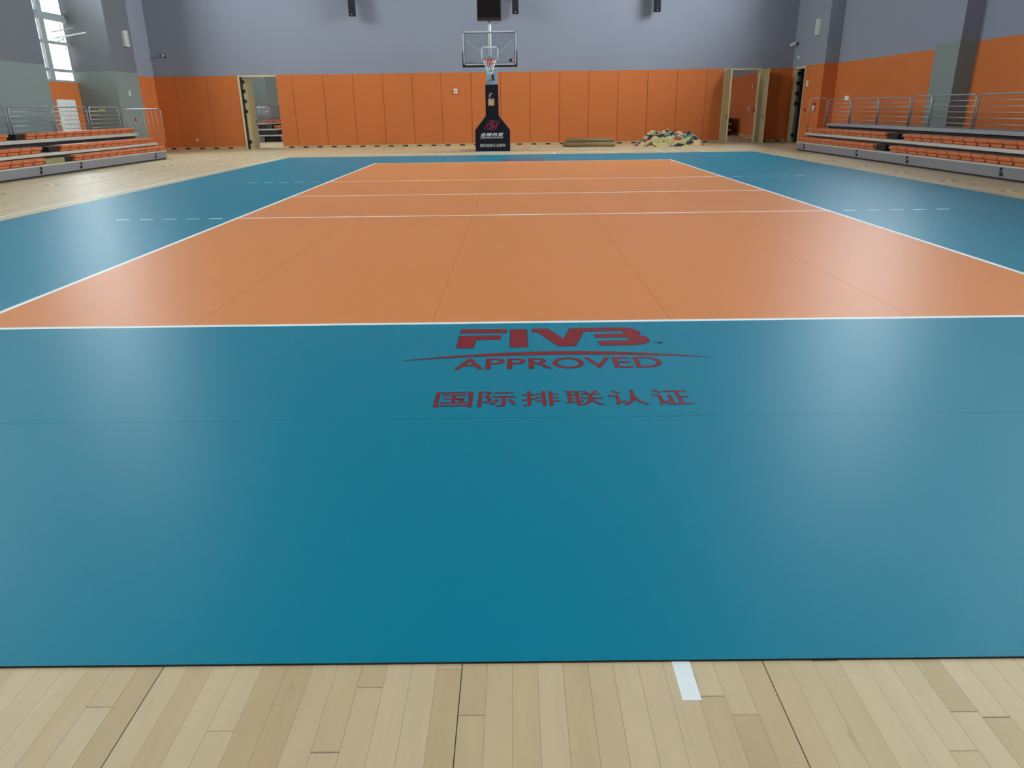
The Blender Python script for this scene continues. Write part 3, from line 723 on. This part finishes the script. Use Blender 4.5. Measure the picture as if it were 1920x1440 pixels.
for i, (a, b) in enumerate([(36.5, 38.4), (38.5, 40.4), (40.5, 42.4)]):
    rail_y(-13.82, a, b, .96, 1.85, 'distant steel rail seen through left doorway, %s from its near end' % ORD[i], group='rails beyond the left doorway')
FR = thing('bleacher', 'dark sliver of a distant bleacher seen through the right doorway', 'bleacher', (10.7, 39, 0))
for z in (0, .32, .64): MB().box(-.55+z*.4, .7, -2.5, 4, z, z+.25).build('tier', M['under'], FR); MB().box(-.58+z*.4, .7, -2.55, 4, z+.25, z+.31).build('deck', M['alu'], FR)
rail_x(36.5, 10.4, 11.35, .95, 1.8, 'distant steel end rail seen through the right doorway', 5)

# ------------------------------------------------------------------ things on the walls
def on_back(name, label, cat, x, z, w_, h_, d_, m):
    t_ = thing(name, label, cat, (x, YB-.005, z)); MB().rbox(-w_/2, w_/2, -d_, 0, -h_/2, h_/2, .006, 2).build('housing', M[m], t_); return t_
th = on_back('thermostat', 'small white square control box with round grille on orange back wall', 'control box', -2.70, 2.235, .15, .20, .05, 'white')
MB().disc((0, -.053, 0), .045, 'y', .01).build('round_grille', M['deck'], th)
pw = on_back('wall_socket', 'small white socket low on the orange wall beside left doorway', 'socket', -14.0, .42, .09, .09, .02, 'white')
def camera_(name, label, loc, dirx):
    c_ = thing(name, label, 'security camera', loc)
    MB().box(-.04, .04, -.03, 0, -.06, .06).tube([(0, -.02, 0), (0, -.12, .02), (dirx*.03, -.16, -.03)], .018, 8).build('bracket', M['black'], c_)
    MB().tube([(-dirx*.07, -.12, .03), (dirx*.12, -.28, -.06)], .05, 12).build('body', M['white'], c_)
    MB().tube([(dirx*.12, -.28, -.06), (dirx*.135, -.30, -.068)], .046, 12).build('lens', M['black'], c_)
    return c_
camera_('security_camera', 'small white security camera high on the grey back wall, left corner', (-14.82, YB, 3.77), 1)
c2 = camera_('security_camera', 'small white security camera in the right corner above the dark doorway', (11.52, 28.05, 3.87), -1); c2.rotation_euler = (0, 0, -math.pi/2)
def speaker(x, label):
    s_ = thing('loudspeaker', label, 'loudspeaker', (x, YB, 5.12), group='black column loudspeakers')
    tb = MB().rbox(-.13, .13, -.46, -.20, 0, 1.25, .01, 1).build('cabinet', M['black'], s_)
    MB().box(-.10, .10, -.466, -.46, .12, 1.2).build('grille', M['rubber'], tb)
    MB().disc((0, -.463, .06), .018, 'y', .01, 12).build('badge', M['white'], tb)
    MB().box(-.05, .05, -.2, 0, .55, .65).box(-.08, .08, -.015, 0, .4, .8).build('wall_bracket', M['black'], s_)
speaker(-6.76, 'black column loudspeaker, leftmost high on the back wall')
speaker(-.12, 'black column loudspeaker just right of the shot clock')
speaker(5.64, 'black column loudspeaker, rightmost high on the back wall')
def side_box(name, label, cat, x, y, z, dx, dy, dz, m, s):
    t_ = thing(name, label, cat, (x, y, z)); a, b = sorted((0, s*dx))
    MB().rbox(a, b, -dy/2, dy/2, -dz/2, dz/2, .008, 2).build('housing', M[m], t_); return t_
s1 = side_box('wall_speaker', 'slim white speaker box high on the left pier', 'loudspeaker', XP, 25.86, 4.22, .14, .26, .56, 'white', 1)
MB().box(.14, .146, -.10, .10, -.24, .24).build('grille', M['alu'], s1)
s2 = side_box('wall_speaker', 'slim white speaker box high on right wall above the dark doorway', 'loudspeaker', 11.52, 25.88, 4.28, .14, .26, .56, 'white', -1)
MB().box(-.146, -.14, -.10, .10, -.24, .24).build('grille', M['alu'], s2)
a1 = side_box('thermostat', 'small white control box on the left grey pier', 'control box', XP, 25.5, 2.265, .05, .13, .18, 'white', 1)
MB().box(.05, .056, -.02, .02, -.04, .04).build('button', M['black'], a1)
a2 = side_box('call_point', 'small red call point on left pier behind end rail', 'call point', XP, 25.65, 1.30, .04, .13, .13, 'red', 1)
MB().disc((.042, 0, 0), .03, 'x', .01, 12).build('button', M['white'], a2)
a3 = side_box('thermostat', 'small white control box on orange wall right of the dark doorway', 'control box', 11.52, 26.44, 2.30, .05, .15, .20, 'white', -1)
MB().disc((-.052, 0, 0), .04, 'x', .01, 14).build('round_grille', M['deck'], a3)
a4 = side_box('exit_sign', 'small pale green lit sign box above the dark doorway', 'sign', 11.52, 27.75, 3.32, .05, .24, .13, 'green_lamp', -1)
a5 = side_box('call_point', 'small red call point on orange wall beside dark doorway', 'call point', 11.52, 26.42, 1.32, .04, .1, .12, 'red', -1)
MB().disc((-.042, 0, 0), .025, 'x', .01, 12).build('button', M['black'], a5)
a6 = thing('dispenser', 'grey and white bottle dispenser on orange wall behind end hoop', 'dispenser', (11.52, 25.42, 1.40))
MB().tube([(-.05, 0, -.14), (-.05, 0, .06), (-.05, 0, .09)], [.045, .045, .02], 12).build('bottle', M['white'], a6)
MB().box(-.09, 0, -.05, .05, .09, .16).build('cap', M['red'], a6); MB().box(-.05, 0, -.07, -.045, -.1, .05).build('holder', M['steel'], a6)
for (y, z, nm, lab, m) in ((33.3, 2.38, 'thermostat', 'tiny white control box seen through right doorway, high up', 'white'), (33.7, 1.34, 'notice_holder', 'tiny pale holder seen through right doorway at mid height', 'white'),
                           (32.95, 1.30, 'call_point', 'tiny dark red call point seen through right doorway', 'red')):
    side_box(nm, lab, 'control box' if m == 'white' else 'call point', 11.45, y, z, .05, .14, .2, m, -1)
# white leaning cabinet below the window
wc = thing('wall_heater', 'tall off-white slatted heater cover below the left window', 'heater', (XW, 23.45, 1.0))
MB().rbox(0, .12, -.58, .58, -.98, 1.03, .02, 2).build('cover', M['white'], wc)
g_ = MB()
for k in range(9): g_.box(.12, .126, -.5+k*.12, -.49+k*.12, -.9, .9)
g_.build('grille', M['alu'], wc)
# window opener arms
wo = thing('window_opener', 'white and steel opener arms reaching out in front of the left window', 'window opener', (XW-.1, 23.9, 4.3))
MB().tube([(.12, .30, .30), (.12, .40, -.6)], .018, 8).build('upright_rod', M['hardware'], wo)
MB().tube([(.05, -.2, -.02), (.5, .45, .18)], .022, 8).build('upper_arm', M['hardware'], wo)
MB().tube([(.05, -.15, -.22), (.9, .5, .02)], .026, 8).build('lower_arm', M['white'], wo)
MB().tube([(.05, -.3, -.42), (.3, .1, -.2)], .018, 8).build('brace', M['hardware'], wo)
# bracket under the frame top on the right wall
br = thing('wall_lamp', 'dark lamp fitting high on the right wall at top edge', 'lamp', (12.05, 16.6+.9, 4.62))
MB().rbox(-.30, 0, -.15, .15, -.03, .12, .02, 2).build('housing', M['black'], br)

# sockets in the wooden floor
for s, x, ys in ((-1, -10.93, [24.5, 22.45, 20.4, 18.3, 16.25, 14.2, 12.2, 10.3]), (1, 8.69, [20.8, 18.6, 16.5, 14.4, 12.35, 10.4, 8.4])):
    for i, y in enumerate(ys):
        t_ = thing('floor_socket', 'small pale floor socket cover %s of the court, %s from the back wall' % ('left' if s < 0 else 'right', ORD[i]), 'floor socket', (x, y, 0), group='floor socket covers on the %s' % ('left' if s < 0 else 'right'))
        MB().tube([(0, 0, 0), (0, 0, .006), (0, 0, .009)], [.055, .055, .03], 16).build('cover', M['brass'], t_)
        for q in (-1, 1): MB().box(q*.075, q*.15, -.02, .02, 0, .003).build('slot', M['under'], t_)

# ------------------------------------------------------------------ outside
ob = MB().box(-30, -26.5, -25, 60, -.2, 9, 0)
for k in range(28): ob.box(-26.5, -26.2, -23+k*3, -22.0+k*3, -.2, 9, 0)
tag(ob.build('outdoor_building', M['outside']), 'pale building facade seen through the left window', 'building')
tag(MB().box(-22.5, -16.95, -12, 28, 6.55, 6.75).build('outdoor_canopy', M['outside']), 'pale canopy roof outside above the left window', 'canopy')  # invented roof that keeps skylight out of the lower left windows
tag(MB().box(-60, -17.3, -40, 70, -.5, -.2).build('ground', M['deck']), kind='structure')
